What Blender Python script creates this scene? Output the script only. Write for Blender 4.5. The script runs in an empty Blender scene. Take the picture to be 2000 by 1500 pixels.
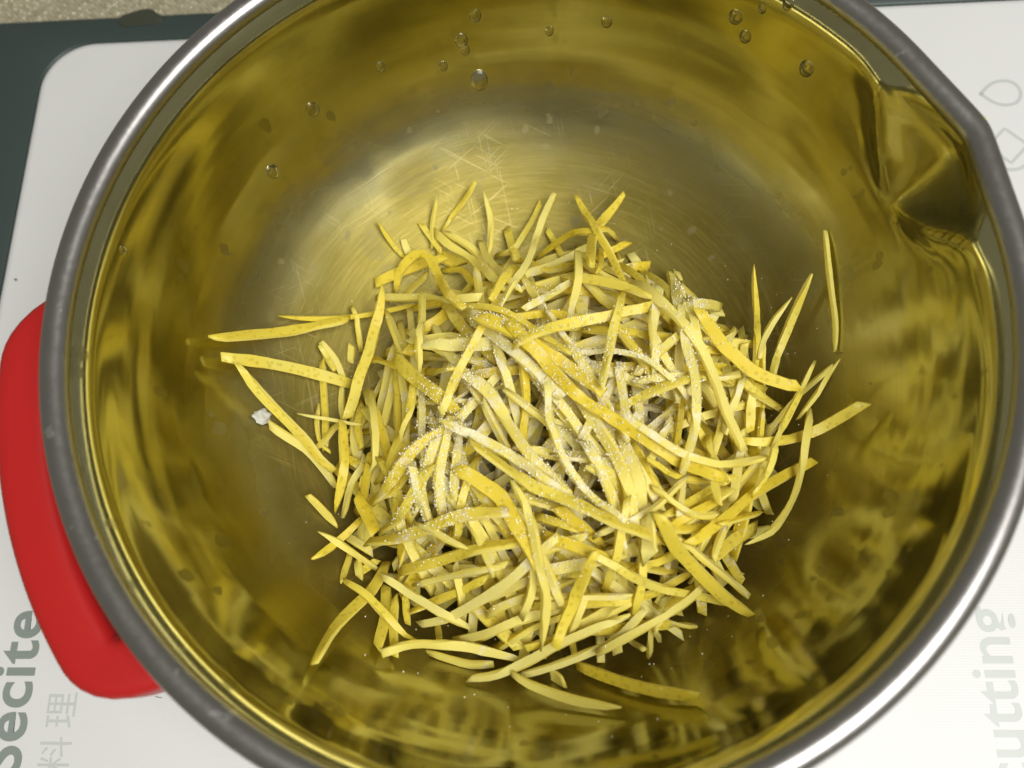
import bpy, bmesh, math, random
import numpy as np
from mathutils import Vector, Matrix, noise
from mathutils.bvhtree import BVHTree

random.seed(11)
RNG = np.random.default_rng(11)
scene = bpy.context.scene
COL = scene.collection

# ------------------------------------------------------------------ camera
CAM = np.array([.0081, -.0657, .2389])
YAW, PITCH, FPX = .0674, .2907, 1620.0
_cx, _sx, _cy, _sy = math.cos(PITCH), math.sin(PITCH), math.cos(YAW), math.sin(YAW)
ROT = np.array([[_cy, 0, _sy], [0, 1, 0], [-_sy, 0, _cy]]) @ np.array([[1, 0, 0], [0, _cx, -_sx], [0, _sx, _cx]])
cam_data = bpy.data.cameras.new('camera')
cam = bpy.data.objects.new('camera', cam_data)
COL.objects.link(cam)
cam.matrix_world = Matrix.Translation(Vector(CAM)) @ Matrix(ROT.tolist()).to_4x4()
cam_data.sensor_fit = 'HORIZONTAL'
cam_data.sensor_width = 36
cam_data.lens = 36 * FPX / 2000
cam_data.clip_start = .005
cam_data.clip_end = 50
cam_data.dof.use_dof = True
cam_data.dof.focus_distance = .212
cam_data.dof.aperture_fstop = 11.0
scene.camera = cam

# ------------------------------------------------------------------ world and lamps
world = bpy.data.worlds.new('World')
scene.world = world
world.use_nodes = True
bg = world.node_tree.nodes['Background']
bg.inputs[0].default_value = (1.0, .965, .82, 1)
bg.inputs[1].default_value = .14

def area(name, loc, target, size, energy, color, size_y=None):
    d = bpy.data.lights.new(name, 'AREA')
    d.shape = 'RECTANGLE' if size_y else 'DISK'
    d.size = size
    if size_y:
        d.size_y = size_y
    d.energy = energy
    d.color = color
    o = bpy.data.objects.new(name, d)
    COL.objects.link(o)
    o.location = loc
    o.rotation_euler = (Vector(target) - Vector(loc)).to_track_quat('-Z', 'Y').to_euler()
    return o
area('ceiling_lamp', (.28, -.25, .80), (0, 0, .02), .54, 6.0, (1.0, .98, .94))

scene.view_settings.view_transform = 'Standard'
scene.view_settings.look = 'None'
scene.view_settings.exposure = .78
scene.view_settings.gamma = 1.0
scene.view_settings.use_curve_mapping = False
scene.render.engine = 'CYCLES'
cy = scene.cycles
cy.max_bounces = 8
cy.glossy_bounces = 6
cy.diffuse_bounces = 4
cy.transmission_bounces = 8
cy.caustics_reflective = True
cy.blur_glossy = .4
cy.sample_clamp_indirect = 6.0
cy.use_denoising = True
cy.use_adaptive_sampling = True
cy.adaptive_threshold = .03

# ------------------------------------------------------------------ helpers
def unproject(px, py, z):
    d = ROT @ np.array([(px - 1000) / FPX, -(py - 750) / FPX, -1.0])
    t = (z - CAM[2]) / d[2]
    return (CAM + d * t)[:2]

def view_ray(px, py):
    d = ROT @ np.array([(px - 1000) / FPX, -(py - 750) / FPX, -1.0])
    return Vector(CAM), Vector(d).normalized()

def tag(o, label=None, cat=None, group=None, kind=None):
    if label: o['label'] = label
    if cat: o['category'] = cat
    if group: o['group'] = group
    if kind: o['kind'] = kind
    return o

def empty(name, loc=(0, 0, 0)):
    o = bpy.data.objects.new(name, None)
    o.empty_display_size = .01
    o.location = loc
    COL.objects.link(o)
    return o

def mesh_obj(name, verts, faces, mat, parent=None, smooth=True):
    me = bpy.data.meshes.new(name)
    me.from_pydata([tuple(v) for v in verts], [], [tuple(f) for f in faces])
    me.update()
    if smooth:
        me.polygons.foreach_set('use_smooth', [True] * len(me.polygons))
    o = bpy.data.objects.new(name, me)
    me.materials.append(mat)
    COL.objects.link(o)
    if parent:
        o.parent = parent
    return o

def bm_obj(name, bm, mat, parent=None, smooth=True):
    me = bpy.data.meshes.new(name)
    bm.to_mesh(me)
    bm.free()
    if smooth:
        me.polygons.foreach_set('use_smooth', [True] * len(me.polygons))
    o = bpy.data.objects.new(name, me)
    me.materials.append(mat)
    COL.objects.link(o)
    if parent:
        o.parent = parent
    return o

# ------------------------------------------------------------------ node helpers
class NT:
    def __init__(self, name):
        self.m = bpy.data.materials.new(name)
        self.m.use_nodes = True
        self.t = self.m.node_tree
        self.b = self.t.nodes['Principled BSDF']
        self.out = self.t.nodes['Material Output']
    def n(self, typ, **kw):
        x = self.t.nodes.new(typ)
        for k, v in kw.items():
            setattr(x, k, v)
        return x
    def link(self, a, b):
        self.t.links.new(a, b)
    def put(self, sock, v):
        if isinstance(v, bpy.types.NodeSocket):
            self.link(v, sock)
        else:
            sock.default_value = v
    def math(self, op, a, b=0.0, c=0.0, clamp=False):
        x = self.n('ShaderNodeMath', operation=op, use_clamp=clamp)
        self.put(x.inputs[0], a); self.put(x.inputs[1], b); self.put(x.inputs[2], c)
        return x.outputs[0]
    def smooth(self, v, a, b, lo=0.0, hi=1.0):
        x = self.n('ShaderNodeMapRange', interpolation_type='SMOOTHSTEP')
        self.put(x.inputs['Value'], v)
        x.inputs['From Min'].default_value = a; x.inputs['From Max'].default_value = b
        x.inputs['To Min'].default_value = lo; x.inputs['To Max'].default_value = hi
        return x.outputs[0]
    def vec(self, x, y, z):
        c = self.n('ShaderNodeCombineXYZ')
        self.put(c.inputs[0], x); self.put(c.inputs[1], y); self.put(c.inputs[2], z)
        return c.outputs[0]
    def noise(self, v, scale, detail=3.0, rough=.55, dist=0.0):
        x = self.n('ShaderNodeTexNoise')
        self.put(x.inputs['Vector'], v)
        x.inputs['Scale'].default_value = scale
        x.inputs['Detail'].default_value = detail
        x.inputs['Roughness'].default_value = rough
        x.inputs['Distortion'].default_value = dist
        return x.outputs['Fac']
    def mix(self, f, a, b):
        x = self.n('ShaderNodeMix', data_type='RGBA')
        self.put(x.inputs[0], f)
        for s, v in ((x.inputs[6], a), (x.inputs[7], b)):
            if isinstance(v, bpy.types.NodeSocket):
                self.link(v, s)
            else:
                s.default_value = (*v, 1)
        return x.outputs[2]
    def bump(self, h, strength, dist, normal=None):
        x = self.n('ShaderNodeBump')
        x.inputs['Strength'].default_value = strength
        x.inputs['Distance'].default_value = dist
        self.put(x.inputs['Height'], h)
        if normal is not None:
            self.link(normal, x.inputs['Normal'])
        return x.outputs[0]
    def obj(self):
        return self.n('ShaderNodeTexCoord').outputs['Object']
    def sep(self, v):
        s = self.n('ShaderNodeSeparateXYZ')
        self.link(v, s.inputs[0])
        return s.outputs
    def mapped(self, v, loc=(0, 0, 0), rot=(0, 0, 0), scale=(1, 1, 1)):
        m = self.n('ShaderNodeMapping')
        self.link(v, m.inputs[0])
        m.inputs['Location'].default_value = loc
        m.inputs['Rotation'].default_value = rot
        m.inputs['Scale'].default_value = scale
        return m.outputs[0]

# ------------------------------------------------------------------ materials
def make_steel_inside():
    k = NT('steel_inside')
    P = k.obj()
    x, y, z = k.sep(P)
    r = k.math('SQRT', k.math('ADD', k.math('MULTIPLY', x, x), k.math('MULTIPLY', y, y)))
    ri = k.math('DIVIDE', 1.0, k.math('MAXIMUM', r, .004))
    c, s = k.math('MULTIPLY', x, ri), k.math('MULTIPLY', y, ri)
    arc = k.math('ADD', r, z)                      # grows from the centre of the base up the wall
    ring = k.vec(c, s, k.math('MULTIPLY', arc, 260.0))
    brush = k.noise(ring, 7.0, 3.0, .7)            # turned brushing: fine arcs round the axis
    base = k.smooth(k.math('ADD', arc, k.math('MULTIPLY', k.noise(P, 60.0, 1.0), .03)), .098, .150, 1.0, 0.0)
    # criss-cross scouring marks
    scr = None
    for i, (ang, off) in enumerate(((.35, .0), (1.35, .31), (2.5, .7))):
        nn = k.noise(k.mapped(k.mapped(P, rot=(0, 0, ang)), loc=(off, off, 0), scale=(9, 1700, 120)), 1.0, 1.0, .5)
        line = k.smooth(nn, .64, .72)
        scr = line if scr is None else k.math('MAXIMUM', scr, line)
    patch = k.smooth(k.noise(P, 38.0, 1.0), .42, .6)
    scr = k.math('MULTIPLY', k.math('MULTIPLY', scr, patch), k.smooth(arc, .100, .118, 1.0, .0))
    # dried water marks
    v = k.n('ShaderNodeTexVoronoi')
    k.link(k.mapped(P, scale=(1, 1, .55)), v.inputs['Vector'])
    v.inputs['Scale'].default_value = 150.0
    v.inputs['Randomness'].default_value = 1.0
    rad = k.math('MULTIPLY', k.sep(v.outputs['Color'])[0], .33)
    rad = k.math('ADD', rad, k.math('MULTIPLY', k.math('SUBTRACT', k.noise(P, 420.0, 0.0), .5), .25))
    spot = k.math('MULTIPLY', k.smooth(k.math('SUBTRACT', rad, v.outputs['Distance']), .05, .08),
                  k.smooth(k.noise(P, 22.0, 2.0), .42, .54))
    blot = k.smooth(k.noise(k.mapped(P, loc=(3, 1, 2)), 55.0, 3.0, .6), .60, .64)
    marks = k.math('MAXIMUM', spot, k.math('MULTIPLY', blot, .3))
    col = k.mix(base, (.49, .465, .255), (.195, .163, .038))  # gold tint paints in peel reflections; base darker to hold down lamp glow
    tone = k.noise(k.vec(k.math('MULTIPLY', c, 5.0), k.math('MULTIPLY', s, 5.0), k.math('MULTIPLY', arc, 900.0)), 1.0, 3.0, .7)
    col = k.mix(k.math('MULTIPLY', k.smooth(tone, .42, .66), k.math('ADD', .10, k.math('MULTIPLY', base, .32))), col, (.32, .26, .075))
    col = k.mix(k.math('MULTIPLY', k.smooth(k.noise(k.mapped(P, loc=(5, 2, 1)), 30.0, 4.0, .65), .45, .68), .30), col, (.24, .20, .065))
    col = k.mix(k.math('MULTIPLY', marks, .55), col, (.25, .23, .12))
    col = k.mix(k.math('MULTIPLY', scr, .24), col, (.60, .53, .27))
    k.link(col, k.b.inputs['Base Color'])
    k.b.inputs['Metallic'].default_value = 1.0
    rough = k.math('ADD', .13, k.math('MULTIPLY', base, .36))
    rough = k.math('ADD', rough, k.math('MULTIPLY', k.math('MULTIPLY', brush, base), .10))
    rough = k.math('ADD', rough, k.math('MULTIPLY', marks, .12))
    k.link(rough, k.b.inputs['Roughness'])
    # spun-metal waviness of the wall
    wav = k.noise(k.vec(k.math('MULTIPLY', c, 1.0), k.math('MULTIPLY', s, 1.0), k.math('MULTIPLY', arc, 55.0)), 1.0, 2.0, .5)
    n1 = k.bump(wav, .34, .0012)
    n2 = k.bump(k.math('MULTIPLY', brush, k.math('ADD', .06, k.math('MULTIPLY', base, .94))), .30, .00010, n1)
    n3 = k.bump(k.math('ADD', scr, k.math('MULTIPLY', marks, .4)), .14, .00006, n2)
    k.link(n3, k.b.inputs['Normal'])
    return k.m

def make_steel_outside():
    k = NT('steel_rim')
    P = k.obj()
    x, y, z = k.sep(P)
    n = k.noise(k.vec(k.math('MULTIPLY', x, 25.0), k.math('MULTIPLY', y, 25.0), k.math('MULTIPLY', z, 900.0)), 1.0, 4.0, .6)
    fine = k.noise(P, 700.0, 3.0, .6)
    nick = k.smooth(k.noise(k.mapped(P, loc=(1, 2, 3)), 260.0, 2.0), .70, .74)
    k.link(k.mix(nick, (.34, .33, .32), (.52, .51, .50)), k.b.inputs['Base Color'])
    k.b.inputs['Metallic'].default_value = 1.0
    k.link(k.math('ADD', .24, k.math('MULTIPLY', fine, .16)), k.b.inputs['Roughness'])
    n1 = k.bump(n, .25, .00012)
    k.link(k.bump(k.math('ADD', fine, nick), .25, .00006, n1), k.b.inputs['Normal'])
    return k.m

def make_silicone():
    k = NT('red_silicone')
    P = k.obj()
    f = k.noise(P, 900.0, 3.0, .6)
    k.link(k.mix(k.noise(P, 60.0, 2.0), (.38, .010, .009), (.33, .008, .008)), k.b.inputs['Base Color'])
    k.b.inputs['Roughness'].default_value = .42
    k.b.inputs['Specular IOR Level'].default_value = .35
    k.link(k.bump(f, .2, .0001), k.b.inputs['Normal'])
    return k.m

def make_board_white():
    k = NT('board_white_plastic')
    P = k.obj()
    x, y, z = k.sep(P)
    a = k.math('SINE', k.math('MULTIPLY', k.math('ADD', x, k.math('MULTIPLY', y, .58)), 2 * math.pi / .00082))
    b = k.math('SINE', k.math('MULTIPLY', k.math('SUBTRACT', x, k.math('MULTIPLY', y, .58)), 2 * math.pi / .00082))
    dots = k.math('MULTIPLY', a, b)
    soil = k.noise(P, 26.0, 4.0, .6)
    k.link(k.mix(soil, (.61, .615, .61), (.57, .575, .565)), k.b.inputs['Base Color'])
    cut = k.smooth(k.noise(k.mapped(k.mapped(P, rot=(0, 0, .6)), scale=(18, 700, 1)), 1.0, 2.0), .71, .74)
    k.link(k.math('ADD', .38, k.math('MULTIPLY', soil, .12)), k.b.inputs['Roughness'])
    n1 = k.bump(dots, .18, .00012)
    k.link(k.bump(cut, .3, .00008, n1), k.b.inputs['Normal'])
    return k.m

def make_plain(name, col, rough=.5, bump=0.0, scale=500.0, spec=.5, var=.12):
    k = NT(name)
    P = k.obj()
    n = k.noise(P, scale, 4.0, .6)
    d = tuple(c * (1 - var) for c in col)
    k.link(k.mix(k.noise(P, scale * .08, 3.0), col, d), k.b.inputs['Base Color'])
    k.b.inputs['Roughness'].default_value = rough
    k.b.inputs['Specular IOR Level'].default_value = spec
    if bump:
        k.link(k.bump(n, bump, .0001), k.b.inputs['Normal'])
    return k.m

def make_peel():
    k = NT('lemon_peel')
    P = k.obj()
    za = k.n('ShaderNodeAttribute', attribute_name='zest').outputs['Fac']
    tn = k.n('ShaderNodeAttribute', attribute_name='tone').outputs['Fac']
    zn = k.math('ADD', za, k.math('MULTIPLY', k.math('SUBTRACT', k.noise(P, 500.0, 3.0), .5), .22))
    zmask = k.smooth(zn, .48, .82)
    yellow = k.mix(k.smooth(tn, .0, .45), (.81, .655, .050), (.85, .735, .095))
    yellow = k.mix(k.smooth(tn, .5, 1.0), yellow, (.85, .79, .18))
    yellow = k.mix(k.smooth(k.noise(P, 90.0, 3.0), .35, .75), yellow, (.86, .72, .09))
    v = k.n('ShaderNodeTexVoronoi')
    k.link(P, v.inputs['Vector'])
    v.inputs['Scale'].default_value = 620.0
    dotr = k.math('MULTIPLY', k.sep(v.outputs['Color'])[1], .16)
    dots = k.smooth(k.math('SUBTRACT', k.math('ADD', .22, dotr), v.outputs['Distance']), -.05, .08)
    yellow = k.mix(k.math('MULTIPLY', dots, .50), yellow, (.50, .41, .015))
    pith = k.mix(k.noise(P, 260.0, 4.0, .6), (.91, .83, .23), (.89, .78, .14))
    pith = k.mix(k.smooth(tn, .2, 1.0, 0.0, .55), pith, (.92, .87, .37))
    pith = k.mix(k.smooth(zn, .05, .5), pith, (.87, .76, .16))
    fr = k.n('ShaderNodeAttribute', attribute_name='frost').outputs['Fac']
    fn = k.math('ADD', k.math('MULTIPLY', k.noise(P, 240.0, 2.0), .6), k.math('MULTIPLY', k.noise(P, 2600.0, 2.0, .7), .4))
    frost = k.math('MULTIPLY', k.smooth(k.math('ADD', fn, k.math('MULTIPLY', fr, .16)), .62, .69), k.smooth(fr, .02, .25))
    k.link(k.mix(k.math('MULTIPLY', frost, .70), k.mix(zmask, pith, yellow), (.94, .91, .72)), k.b.inputs['Base Color'])
    k.link(k.mix(zmask, (.62,) * 3, (.40,) * 3), k.b.inputs['Roughness'])
    k.b.inputs['Specular IOR Level'].default_value = .45
    tr = k.n('ShaderNodeBsdfTranslucent')
    k.link(k.mix(zmask, (.88, .80, .26), (.84, .66, .05)), tr.inputs['Color'])
    ms = k.n('ShaderNodeMixShader')
    ms.inputs[0].default_value = .38
    k.link(k.b.outputs[0], ms.inputs[1]); k.link(tr.outputs[0], ms.inputs[2])
    k.link(ms.outputs[0], k.out.inputs['Surface'])
    h = k.math('SUBTRACT', k.math('MULTIPLY', k.noise(P, 1500.0, 3.0, .6), .5), k.math('MULTIPLY', k.math('MULTIPLY', dots, zmask), .35))
    h = k.math('ADD', h, k.math('MULTIPLY', frost, k.math('MULTIPLY', k.noise(P, 3600.0, 1.0), .5)))
    k.link(k.bump(h, .5, .00022), k.b.inputs['Normal'])
    return k.m

def make_sugar():
    k = NT('sugar_crystals')
    P = k.obj()
    k.link(k.mix(k.noise(P, 300.0, 2.0), (.99, .98, .88), (.98, .96, .80)), k.b.inputs['Base Color'])
    k.b.inputs['Roughness'].default_value = .25
    k.b.inputs['Specular IOR Level'].default_value = .9
    return k.m

def make_water():
    k = NT('water')
    k.b.inputs['Base Color'].default_value = (1, 1, 1, 1)
    k.b.inputs['Roughness'].default_value = .02
    k.b.inputs['IOR'].default_value = 1.33
    k.b.inputs['Transmission Weight'].default_value = 1.0
    P = k.obj()
    k.link(k.bump(k.noise(P, 300.0, 2.0), .08, .0002), k.b.inputs['Normal'])
    return k.m

def make_counter():
    k = NT('countertop_weave')
    P = k.obj()
    n = k.noise(P, 90.0, 4.0, .6)
    ck = k.n('ShaderNodeTexVoronoi')
    k.link(k.mapped(P, rot=(0, 0, math.pi / 4)), ck.inputs['Vector'])
    ck.inputs['Scale'].default_value = 480.0
    tint = k.sep(ck.outputs['Color'])[0]
    col = k.mix(n, (.40, .36, .24), (.30, .275, .19))
    col = k.mix(k.math('MULTIPLY', tint, .6), col, (.52, .48, .35))
    k.link(col, k.b.inputs['Base Color'])
    k.b.inputs['Roughness'].default_value = .38
    k.b.inputs['Metallic'].default_value = .25
    k.link(k.bump(k.noise(P, 1200.0, 3.0), .3, .0001), k.b.inputs['Normal'])
    return k.m

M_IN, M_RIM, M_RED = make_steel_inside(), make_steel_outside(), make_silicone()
M_WHITE, M_PEEL, M_SUGAR, M_WATER, M_COUNTER = make_board_white(), make_peel(), make_sugar(), make_water(), make_counter()
M_FRAME = make_plain('board_dark_green_plastic', (.030, .047, .043), .45, .25, 700.0)
M_INK = make_plain('dark_grey_green_print', (.21, .245, .22), .5, .1)
M_INK_PALE = make_plain('pale_grey_print', (.46, .49, .465), .45, .1)
M_INK_MID = make_plain('soft_grey_print', (.47, .50, .47), .5, .1)
M_STAIN = make_plain('brown_oily_stain', (.040, .045, .030), .3, .1)
M_SPECK = make_plain('dark_speck', (.03, .028, .02), .7, .2)
M_PITH = make_plain('grey_pith', (.50, .50, .45), .5, .3, 900.0)
M_BIT = make_plain('yellow_zest_bit', (.70, .66, .04), .5, .4, 900.0)

# ------------------------------------------------------------------ the setting: countertop
TOP = -.0085                                       # countertop level; the board's printed face is z = 0
def counter():
    s = .9
    o = mesh_obj('countertop', [(-s, -s, TOP), (s, -s, TOP), (s, s, TOP), (-s, s, TOP)], [(0, 1, 2, 3)], M_COUNTER, smooth=False)
    tag(o, kind='structure')
    # the embossed diamonds that can be seen past the board's corner
    p = .00205
    vs, fs = [], []
    for i in range(-112, -38):
        for j in range(0, 30):
            x, y = i * p + (p / 2 if j % 2 else 0), .1495 + j * p / 2
            h = p * .47
            zt = TOP + .00042 + .00022 * math.sin(i * 1.7 + j * 2.3)
            tx = .10 * math.sin(i * 3.1 + j * 1.3); ty = .10 * math.cos(i * 1.1 + j * 2.9)
            b = len(vs)
            for q, (dx, dy) in enumerate(((h, 0), (0, h), (-h, 0), (0, -h))):
                vs.append((x + dx, y + dy, TOP + .00005))
            for q, (dx, dy) in enumerate(((h, 0), (0, h), (-h, 0), (0, -h))):
                vs.append((x + dx * .72, y + dy * .72, zt + dx * tx + dy * ty))
            for q in range(4):
                r = (q + 1) % 4
                fs.append((b + q, b + r, b + 4 + r, b + 4 + q))
            fs.append((b + 4, b + 5, b + 6, b + 7))
    e = mesh_obj('embossed_diamonds', vs, fs, M_COUNTER, o, smooth=False)
    e['kind'] = 'stuff'
counter()

# ------------------------------------------------------------------ cutting board
def rounded_rect(x0, y0, x1, y1, r, n=14):
    pts = []
    for cx, cy_, a0 in ((x1 - r, y1 - r, 0), (x0 + r, y1 - r, 90), (x0 + r, y0 + r, 180), (x1 - r, y0 + r, 270)):
        for i in range(n + 1):
            a = math.radians(a0 + 90 * i / n)
            pts.append((cx + r * math.cos(a), cy_ + r * math.sin(a)))
    return pts

def loft(rings, cap_first=False, cap_last=True):
    n = len(rings[0])
    vs = [v for rg in rings for v in rg]
    fs = []
    for a in range(len(rings) - 1):
        for i in range(n):
            j = (i + 1) % n
            fs.append((a * n + i, a * n + j, (a + 1) * n + j, (a + 1) * n + i))
    if cap_first: fs.append(tuple(reversed(range(n))))
    if cap_last: fs.append(tuple(range((len(rings) - 1) * n, len(rings) * n)))
    return vs, fs

board = empty('cutting_board', (0, -.05, TOP))
tag(board, 'white textured plastic cutting board with dark green border under the pot', 'cutting board')
BX0, BX1, BY0, BY1 = -.1757, .2600, -.2600, .1369
def ring_at(inset, z, r=.0185, out=False):
    return [(x, y + .05, z - TOP) for x, y in rounded_rect(BX0 + inset, BY0 + inset, BX1 - inset, BY1 - inset, max(.002, r - inset))]
vs, fs = loft([ring_at(0, -.003), ring_at(.0001, -.0011), ring_at(.0004, -.0006), ring_at(.0011, -.0002), ring_at(.0024, 0)])
o = mesh_obj('cutting_surface', vs, fs, M_WHITE, board)
o.data.polygons[-1].use_smooth = False
def oring(grow, z, r):
    return [(x, y + .05, z - TOP) for x, y in rounded_rect(-.2160 - grow, -.2750 - grow, .2750 + grow, .1479 + grow, r)]
rin = [(x, y + .05, -.003 - TOP) for x, y in rounded_rect(BX0 - .0002, BY0 - .0002, BX1 + .0002, BY1 + .0002, .0187)]
rin2 = [(x, y, -.0008 - TOP) for x, y, z in rin]
rin3 = [(x, y + .05, -.0003 - TOP) for x, y in rounded_rect(BX0 - .0008, BY0 - .0008, BX1 + .0008, BY1 + .0008, .0190)]
vs, fs = loft([rin, rin2, rin3, oring(-.0010, -.0003, .008), oring(-.0002, -.0008, .009), oring(0, -.0020, .009), oring(0, TOP + .0002, .009)], cap_last=False)
o = mesh_obj('border', vs, fs, M_FRAME, board)

def print_text(name, body, x, y, size, mat, spacing=1.0, weight=0.0):
    c = bpy.data.curves.new(name, 'FONT')
    c.body = body
    c.size = size
    c.space_character = spacing
    c.offset = weight
    t = bpy.data.objects.new(name, c)
    COL.objects.link(t)
    bpy.context.view_layer.update()
    me = bpy.data.meshes.new_from_object(t.evaluated_get(bpy.context.evaluated_depsgraph_get()))
    bpy.data.objects.remove(t)
    o = bpy.data.objects.new(name, me)
    me.materials.clear(); me.materials.append(mat)
    COL.objects.link(o)
    o.parent = board
    o.location = (x, y + .05, .00004 - TOP)
    o.rotation_euler = (0, 0, math.pi / 2)
    return o
print_text('lettering', 'Secite', -.1438, -.1035, .0172, M_INK, 1.06, .00035)
print_text('lettering', '料理', -.1305, -.1030, .0098, M_INK_MID, 1.36)
print_text('lettering', 'cutting', .1243, -.1045, .0165, M_INK_PALE, 1.0, .0002)

def outline(name, pts, w, mat):
    n = len(pts)
    vs, fs = [], []
    for i in range(n):
        a, b, c = Vector(pts[i - 1]), Vector(pts[i]), Vector(pts[(i + 1) % n])
        t = (c - a).normalized()
        nn = Vector((-t.y, t.x))
        for s in (-.5, .5):
            q = b + nn * w * s
            vs.append((q.x, q.y + .05, .00004 - TOP))
    for i in range(n):
        j = (i + 1) % n
        fs.append((2 * i, 2 * j, 2 * j + 1, 2 * i + 1))
    return mesh_obj(name, vs, fs, mat, board, smooth=False)
def drop_shape(cx, cy_, rx, ry):
    pts = []
    for i in range(48):
        a = 2 * math.pi * i / 48
        x = math.cos(a)
        y = math.sin(a) * (math.sin(a / 2) ** .0 if False else (1 + .25 * x)) * (1 - max(0, -x) ** 3 * .75)
        pts.append((cx + rx * x, cy_ + ry * y))
    return pts
outline('printed_drop', drop_shape(.1495, .1005, .0062, .0044), .0011, M_INK_PALE)
outline('printed_diamond', [(x, y) for x, y in [(.1424 + .0062 * u, .0812 + .0062 * u) for u in np.linspace(0, 1, 7)] + [(.1486 + .0062 * u, .0874 - .0062 * u) for u in np.linspace(.15, 1, 6)] + [(.1548 - .0062 * u, .0812 - .0062 * u) for u in np.linspace(.15, 1, 6)] + [(.1486 - .0062 * u, .0750 + .0062 * u) for u in np.linspace(.15, .85, 5)]], .0010, M_INK_PALE)
outline('printed_ring', [(.1486 + .0072 * math.cos(a), .0795 + .0072 * math.sin(a)) for a in np.linspace(math.pi, 2 * math.pi, 20)] + [(.1558, .0790), (.1548, .0788)] + [(.1486 + .0066 * math.cos(a), .0795 + .0066 * math.sin(a)) for a in np.linspace(2 * math.pi, math.pi, 20)], .0005, M_INK_PALE)

# ------------------------------------------------------------------ the pot
RIM_Z, RIM_R, RIM_T = .084, .0971, .0029
SP_AZ, SP_W = math.radians(19.6), math.radians(11.8)
def wrap(a):
    return (a + math.pi) % (2 * math.pi) - math.pi
def profile():
    pts = [(.0956, .0829), (.0947, .0818), (.0941, .0809), (.0935, .0800), (.0931, .0791), (.0928, .0780), (.0926, .0766)]
    n = 2.2
    for i in range(1, 61):                          # one continuous bowl curve down to the middle of the base
        a = math.pi / 2 * i / 60
        pts.append((.0921 * max(0.0, math.cos(a)) ** (2 / n) + .0004, .0762 - .0722 * math.sin(a) ** (2 / n)))
    return pts
PROF = profile()
def spout(th, z):
    d = abs(wrap(th - SP_AZ))
    s = min(1.0, max(0.0, (z - .0570) / (.0785 - .0570)))
    if s <= 0:
        return 0.0
    w = SP_W * (.10 + .90 * s ** .85)
    e = .0048 * s ** 1.1
    u = d / w
    t = max(0.0, 1.10 - math.sqrt(u * u + .022))
    dv = e * (math.sqrt(t * t + .004) - .03 if t > 0 else 0.0) if u < 1.12 else 0.0
    q = (d - w * 1.10) / math.radians(3.2)
    return dv - .0017 * min(1, s * 2.5) * (1 - .6 * s) * math.exp(-q * q)
def rim_grow(th):
    d = abs(wrap(th - SP_AZ))
    if d >= SP_W: return 1.0
    d = math.sqrt(d * d + .0005) - .0224 * (1 - d / SP_W) * .4
    return 1 / math.cos(SP_W - max(0, d))
NA = 360
angs = []
for i in range(NA):
    angs.append(2 * math.pi * i / NA)
for i in range(160):                                # finer round the spout
    angs.append(SP_AZ + math.radians(-20 + 40 * (i + .5) / 160))
angs = sorted(set(round(a % (2 * math.pi), 6) for a in angs))
def body_ring(r, z, off=0.0):
    out = []
    for a in angs:
        rr = r + spout(a, z) + off
        if z > .0785:
            k = (z - .0785) / .0045
            rr = (r + off + spout(a, .0785) * (1 - k)) + (rim_grow(a) - 1) * r * k
        out.append((rr * math.cos(a), rr * math.sin(a), z))
    return out
pot = empty('cooking_pot', (0, 0, 0))
tag(pot, 'round stainless steel pot with pouring spout and red handle on the board', 'pot')
rings = [body_ring(r, z) for r, z in PROF]
vs, fs = loft(rings, cap_last=True)
fs = [tuple(reversed(f)) for f in fs]
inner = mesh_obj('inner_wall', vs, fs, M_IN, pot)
BOWL = BVHTree.FromPolygons([Vector(v) for v in vs], [list(f) for f in fs])
orings = [body_ring(r + .0009, z) for r, z in PROF[1:] if r > .046]
orings += [[((.044) * math.cos(a), .044 * math.sin(a), .0002) for a in angs], [((.001) * math.cos(a), .001 * math.sin(a), .0002) for a in angs]]
vs, fs = loft(orings, cap_last=True)
mesh_obj('outer_wall', vs, fs, M_RIM, pot)
# rolled rim
vs, fs = [], []
NT_ = 20
for a in angs:
    g = rim_grow(a) * RIM_R
    for q in range(NT_):
        t = 2 * math.pi * q / NT_
        rr, zz = g + RIM_T * math.cos(t), RIM_Z + RIM_T * .92 * math.sin(t)
        vs.append((rr * math.cos(a), rr * math.sin(a), zz))
n = len(angs)
for i in range(n):
    j = (i + 1) % n
    for q in range(NT_):
        r = (q + 1) % NT_
        fs.append((i * NT_ + q, j * NT_ + q, j * NT_ + r, i * NT_ + r))
mesh_obj('rolled_rim', vs, fs, M_RIM, pot)

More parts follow.
